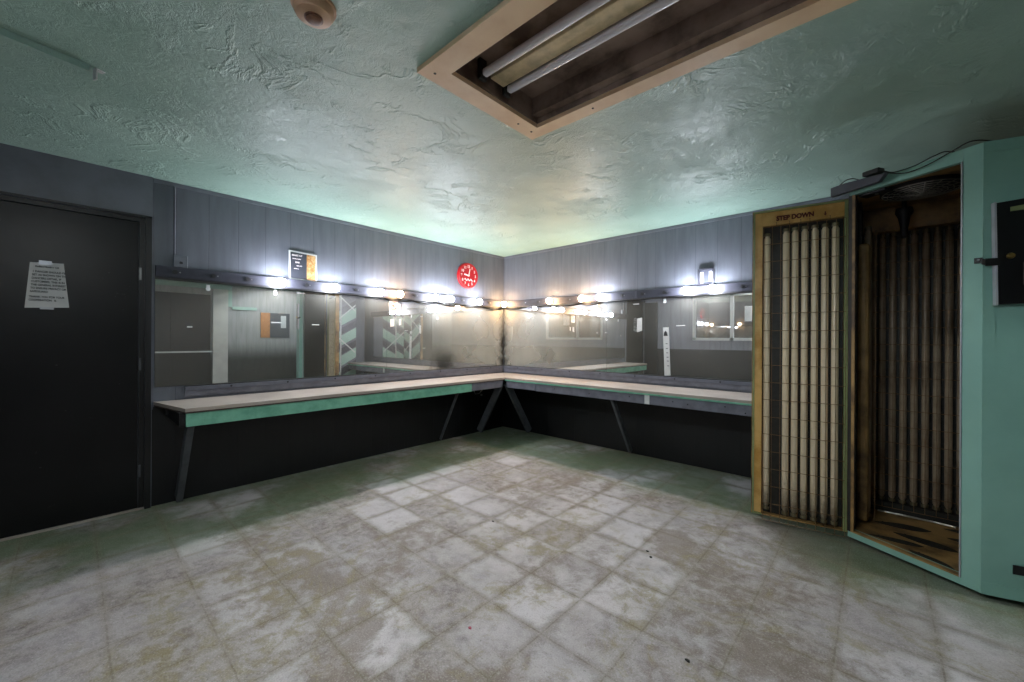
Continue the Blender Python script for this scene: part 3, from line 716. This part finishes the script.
# fan guard in the roof
b = B()
for r_ in (.03, .055, .08, .105, .13, .155, .18): b.tube([(4.18 + cos(a*pi/16)*r_, -.76 + sin(a*pi/16)*r_, 2.160 - .02 * (1 - (r_/.18)**2)) for a in range(32)], .0022, 5, closed=True)
for k in range(8):
    a = k * pi / 8; b.tube([(4.18 - cos(a)*.18, -.76 - sin(a)*.18, 2.160), (4.18, -.76, 2.138), (4.18 + cos(a)*.18, -.76 + sin(a)*.18, 2.160)], .0022, 5)
fg = obj('fan_guard', b, 'wire_c', booth)
b = B(); b.lathe([(.19, 2.184), (.19, 2.165), (.175, 2.165), (.175, 2.182)], (4.18, -.76, 0), 'Z', 32); obj('fan_ring', b, 'cable', booth, smooth=True)
b = B(); b.lathe([(.04, 2.13), (.045, 2.10), (.03, 2.07), (.018, 1.99), (.024, 1.95), (.012, 1.935)], (4.11, -.52, 0), 'Z', 16); b.lathe([(.012, 2.184), (.012, 2.13)], (4.11, -.52, 0), 'Z', 10); obj('hanging_fan_motor', b, 'cable', booth, smooth=True)
# perforated foot pads in the floor pan: radiating lens shapes
for (P_, Q_, wd) in (((3.95, -.86), (4.19, -.85), .035), ((4.06, -.72), (4.33, -.80), .050), ((4.12, -.95), (4.29, -1.09), .042), ((3.97, -.60), (4.24, -.55), .050),
                     ((4.30, -.60), (4.60, -.62), .055), ((4.40, -.78), (4.66, -.86), .05), ((4.42, -.92), (4.62, -1.0), .045), ((4.30, -.44), (4.60, -.42), .045), ((4.72, -.66), (4.9, -.55), .04)):
    P_ = Vector(P_); Q_ = Vector(Q_); t1 = (Q_ - P_); n1 = Vector((-t1.y, t1.x)).normalized(); pl_ = []
    for i in range(12): s1 = i / 11; pl_.append(P_ + t1 * s1 + n1 * wd * (sin(pi * s1) ** .7 * (.6 + .5 * s1)))
    for i in range(10, 0, -1): s1 = i / 11; pl_.append(P_ + t1 * s1 - n1 * wd * (sin(pi * s1) ** .7 * (.6 + .5 * s1)))
    b = B(); b.prism([tuple(v) for v in pl_], .0622, .0650)
    for i in range(2, 10):
        for j in (-1, 0, 1):
            c1 = P_ + t1 * (i / 11) + n1 * j * wd * .45; b.lathe([(.0055, .0650), (.004, .0668)], (c1.x, c1.y, 0), 'Z', 6)
    obj('foot_pad', b, 'mesh_black', booth)
b = B(); b.tube([(3.99, -.36, .068), (4.12, -.37, .072), (4.25, -.36, .068), (4.36, -.38, .070)], .006, 6); obj('dropped_chain', b, 'wire_c', booth)

# painted stripes on outer faces (seen in the mirrors): mint and dark slanting blocks with pale lines
def stripes(par, w, z0, z1, yo, slL, slR, mid):
    """slanting blocks either side of a vertical line; slL, slR are the slopes left and right of it"""
    m_, d_, l_ = B(), B(), B(); y0, y1 = yo - .0012, yo; g = .014
    def blk(B_, xa, xb, z, h, sl, ref):
        B_.plate([(xa, z + sl * (xa - ref)), (xb, z + sl * (xb - ref)), (xb, z + h + sl * (xb - ref)), (xa, z + h + sl * (xa - ref))], y0, y1)
    z = z0 + .25
    while z < z1 - .45:
        blk(m_, .006, mid - g, z, .20, slL, mid); blk(d_, .006, mid - g, z + .22, .13, slL, mid)
        blk(m_, mid + g, w - .02, z + .08, .22, slR, mid); blk(d_, mid + g, w - .05, z - .06, .11, slR, mid)
        z += .40
    l_.plate([(mid - .010, z0 + .02), (mid + .010, z0 + .02), (mid + .010, z1 - .02), (mid - .010, z1 - .02)], y0, y1)
    for (za, sg) in ((z1 - .42, 1), (z1 - .30, -1), (z0 + .9, 1)):
        l_.plate([(.02, za), (w - .02, za + sg * .8 * w), (w - .02, za + sg * .8 * w + .03), (.02, za + .03)] if sg > 0 else [(.02, za + .0), (.02, za + .03), (w - .02, za + .03 - .8 * w), (w - .02, za - .8 * w)], y0 - .0013, y1 - .0013)
    for o_, m in ((m_, 'mint_trim'), (d_, 'gun'), (l_, 'white')): obj('painted_stripes', o_, m, par)
hold = facet('stripe_panel', Gg, A, ZB + .02, ZT - .02, .002, 'grey_board', 0.02, .58, -.0025)
stripes(hold, .58, ZB + .02, ZT - .02, -.0030, -.55, -.55, .32)

# the door leaf, hinged on the left of the opening, standing open
dr = bpy.data.objects.new('booth_door', None); COL.objects.link(dr); dr.parent = booth
D0 = Vector((3.33, -.96)); dd = Vector((.52, .08)); dr.location = (D0.x, D0.y, .048); dr.rotation_euler.z = atan2(dd.y, dd.x)
dr['label'] = 'open booth door lined with lamps'
WD = .527; HD = 2.112
b = B(); b.box(0, WD, .058, .066, 0, HD); b.box(0, .006, 0, .058, 0, HD); b.box(WD - .006, WD, 0, .058, 0, HD); b.box(.006, WD - .006, 0, .058, HD - .006, HD); b.box(.006, WD - .006, 0, .058, 0, .006)
obj('door_shell', b, 'gold_dirty', dr)
b = B(); b.box(.006, .016, -.003, .004, .0, HD - .002); b.box(.016, WD - .026, -.003, .004, HD - .014, HD - .002); b.box(.016, .062, -.003, .004, .0, .010); obj('door_edge_trim', b, 'teal_glow', dr)
b = B(); b.box(.0165, .060, .004, .03, .010, HD - .014); b.box(.060, WD - .024, .004, .03, HD - .108, HD - .014); obj('door_liner', b, 'gold', dr, bevel=.001)
b = B(); b.box(WD - .024, WD - .007, -.006, .03, .002, HD - .004); obj('hinge_stile', b, 'teal_glow', dr)
b = B(); b.box(.062, WD - .026, .046, .056, .008, HD - .05); obj('lamp_reflector', b, 'reflector', dr)
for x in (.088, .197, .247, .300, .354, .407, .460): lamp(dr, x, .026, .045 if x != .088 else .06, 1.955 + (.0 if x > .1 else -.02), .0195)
b = B(); b.box(.155, .165, .038, .046, .10, .19); b.box(.150, .170, .036, .046, 1.90, 1.95); obj('lamp_socket', b, 'cable', dr)
grille(dr, .068, .510, -.028, 1.99, -.010, 9, 17, name='wire_grille')
b = B()
for x in (.142, .215, .276, .325, .43): b.tube([(x, -.008, 1.99), (x, -.008, 2.01), (x, .0, 2.02)], .0018, 5)
obj('grille_hooks', b, 'wire', dr)
text('warning_lettering', 'STEP DOWN', .042, 'darkred', dr, (.140, .0030, HD - .080), bold=.0022, sx=.86)
b = B(); b.plate([(.402, HD - .060), (.409, HD - .060), (.409, HD - .075), (.414, HD - .075), (.4055, HD - .088), (.397, HD - .075), (.402, HD - .075)], .0028, .0038); obj('arrow_mark', b, 'darkred', dr)
hold2 = obj('stripe_panel', B().box(-WD + .004, -.004, -.0025, -.0005, .01, HD - .01), 'grey_board', dr, loc=(0, .0665, 0), rz=pi)
stripes(hold2, WD, .01, HD - .01, -.0030, -.6, .7, .24)
for o_ in list(hold2.children): o_.location = (-WD, 0, 0)

# gunmetal header bar over the door hinge and things lying on top of it
hb = thing('power_strip', 'grey power strip fixed along the top edge of the booth above the door hinge', 'power strip', (3.80, -.905, 2.190), radians(-30.5))
b = B(); b.plate([(-.03, -.012), (.235, -.010), (.270, .030), (.05, .048), (-.03, .046)], -.034, -.003); obj('strip_body', b, 'gun', hb, bevel=.004)
b = B(); b.box(.15, .235, -.036, .02, .048, .075); obj('plug', b, 'cable', hb, bevel=.005)
b = B(); b.tube([(.0 + .12 * i / 10, -.01, .046 + .026 * sin(pi * i / 10)) for i in range(11)], .003, 6); obj('cord_loop', b, 'cable', hb, smooth=True)
hb_inv = (Matrix.Translation((3.80, -.905, 2.190)) @ Matrix.Rotation(radians(-30.5), 4, 'Z')).inverted()
cord = [(3.98, -1.0, 2.262), (4.02, -1.02, 2.225), (4.08, -1.06, 2.205), (4.16, -1.11, 2.20), (4.24, -1.16, 2.21), (4.30, -1.21, 2.235), (4.33, -1.30, 2.262), (4.36, -1.16, 2.30), (4.45, -1.1, 2.36), (4.6, -1.0, 2.41)]
def smooth_pts(P, n=8):
    out = []; P = [Vector(p) for p in P]
    for i in range(len(P) - 1):
        p0, p1, p2, p3 = P[max(i-1, 0)], P[i], P[i+1], P[min(i+2, len(P)-1)]
        for k in range(n):
            t_ = k / n; out.append(.5 * ((2*p1) + (-p0+p2)*t_ + (2*p0-5*p1+4*p2-p3)*t_**2 + (-p0+3*p1-3*p2+p3)*t_**3))
    return out + [P[-1]]
cord = [(3.99, -1.010, 2.262), (4.02, -1.045, 2.225), (4.10, -1.085, 2.190), (4.19, -1.120, 2.205), (4.27, -1.165, 2.235), (4.33, -1.195, 2.25), (4.43, -1.10, 2.25), (4.6, -.95, 2.245)]
b = B(); b.tube(smooth_pts(cord), .0035, 6); cw = obj('cord', b, 'cable', hb, smooth=True); cw.matrix_parent_inverse = hb_inv
b = B(); b.tube(smooth_pts([(4.0, -1.0, 2.257), (4.05, -1.060, 2.215), (4.13, -1.100, 2.215), (4.20, -1.135, 2.235), (4.26, -1.12, 2.245), (4.4, -.9, 2.24)]), .003, 6); cw = obj('cord', b, 'cable', hb, smooth=True); cw.matrix_parent_inverse = hb_inv
sp = thing('motion_sensor', 'small black box with a lens fixed under the booth top at the hinge', 'sensor', (3.935, -.925, 2.1655), radians(-30.5))
b = B(); b.box(-.05, .09, -.0, .075, -.014, .0); obj('sensor_body', b, 'cable', sp, bevel=.003)
b = B(); b.lathe([(.010, -.019), (.010, -.0145)], (.03, .035, 0), 'Z', 12); obj('lens', b, 'chrome', sp)

# black lock cabinet on the right facet with strap and knob
fa = atan2((Cc - Bc).y, (Cc - Bc).x)
lb = bpy.data.objects.new('control_cabinet', None); COL.objects.link(lb); lb.parent = booth; lb.location = (Bc.x, Bc.y, 0); lb.rotation_euler.z = fa; lb['label'] = 'black control cabinet with a brass knob'
b = B(); b.plate([(.034, 1.921), (.36, 1.955), (.36, 1.44), (.042, 1.437)], -.030, -.0065); obj('cabinet_body', b, 'blackbox', lb, bevel=.002)
b = B(); b.plate([(.026, 1.925), (.0335, 1.925), (.0415, 1.433), (.034, 1.433)], -.033, -.0065); obj('edge_trim', b, 'silver', lb)
b = B(); b.lathe([(.005, -.030), (.005, -.036), (.012, -.040), (.0145, -.048), (.012, -.056), (.002, -.058)], (.074, 0, 1.662), 'Y', 20); obj('knob', b, 'brass', lb, smooth=True)
b = B(); b.plate([(.080, 1.895), (.16, 1.905), (.16, 1.880), (.080, 1.875)], -.032, -.0303); obj('green_label', b, 'teal_glow', lb)
b = B(); b.box(.122, .20, -.032, -.0303, 1.525, 1.632); obj('red_label', b, 'brown_edge', lb)
b = B(); b.box(-.004, .045, -.036, -.0332, 1.622, 1.658); b.box(-.028, -.001, -.012, -.002, 1.642, 1.668, Matrix.Rotation(radians(-30), 3, 'Z'), (-.001, -.006, 1.65)); b.beam((-.004, -.012, 1.648), (-.002, -.035, 1.64), .006, .026); obj('hasp_strap', b, 'cable', lb)
b = B(); b.lathe([(.005, -.0015), (.005, .0)], (-.02, -.015, 1.656), 'Y', 10); obj('screw', b, 'silver', lb)

# things dropped on the floor
def crumb(label, x, y, s1, m='debris', seed=0):
    rr = random.Random(seed); b = B(); pts = [(s1 * (.6 + .5 * rr.random()) * cos(k * pi / 3), s1 * .6 * (.5 + .6 * rr.random()) * sin(k * pi / 3)) for k in range(6)]
    b.prism(pts, 0, s1 * .5); tag(obj('floor_debris', b, m, loc=(x, y, 0.0)), label, 'debris', 'small scraps dropped on the floor')
crumb('dark crumb on the open floor near the front of the picture', 3.44, -2.56, .012, seed=1)
crumb('dark crumb on the floor left of centre', 2.03, -2.23, .009, seed=2)
crumb('dark scrap right of the floor centre, larger of two', 3.02, -1.93, .012, seed=3)
crumb('small dark scrap close behind the larger one right of the floor centre', 2.98, -1.88, .010, seed=4)
crumb('pink fleck on the floor near the front', 2.68, -3.02, .010, 'pink', 5)
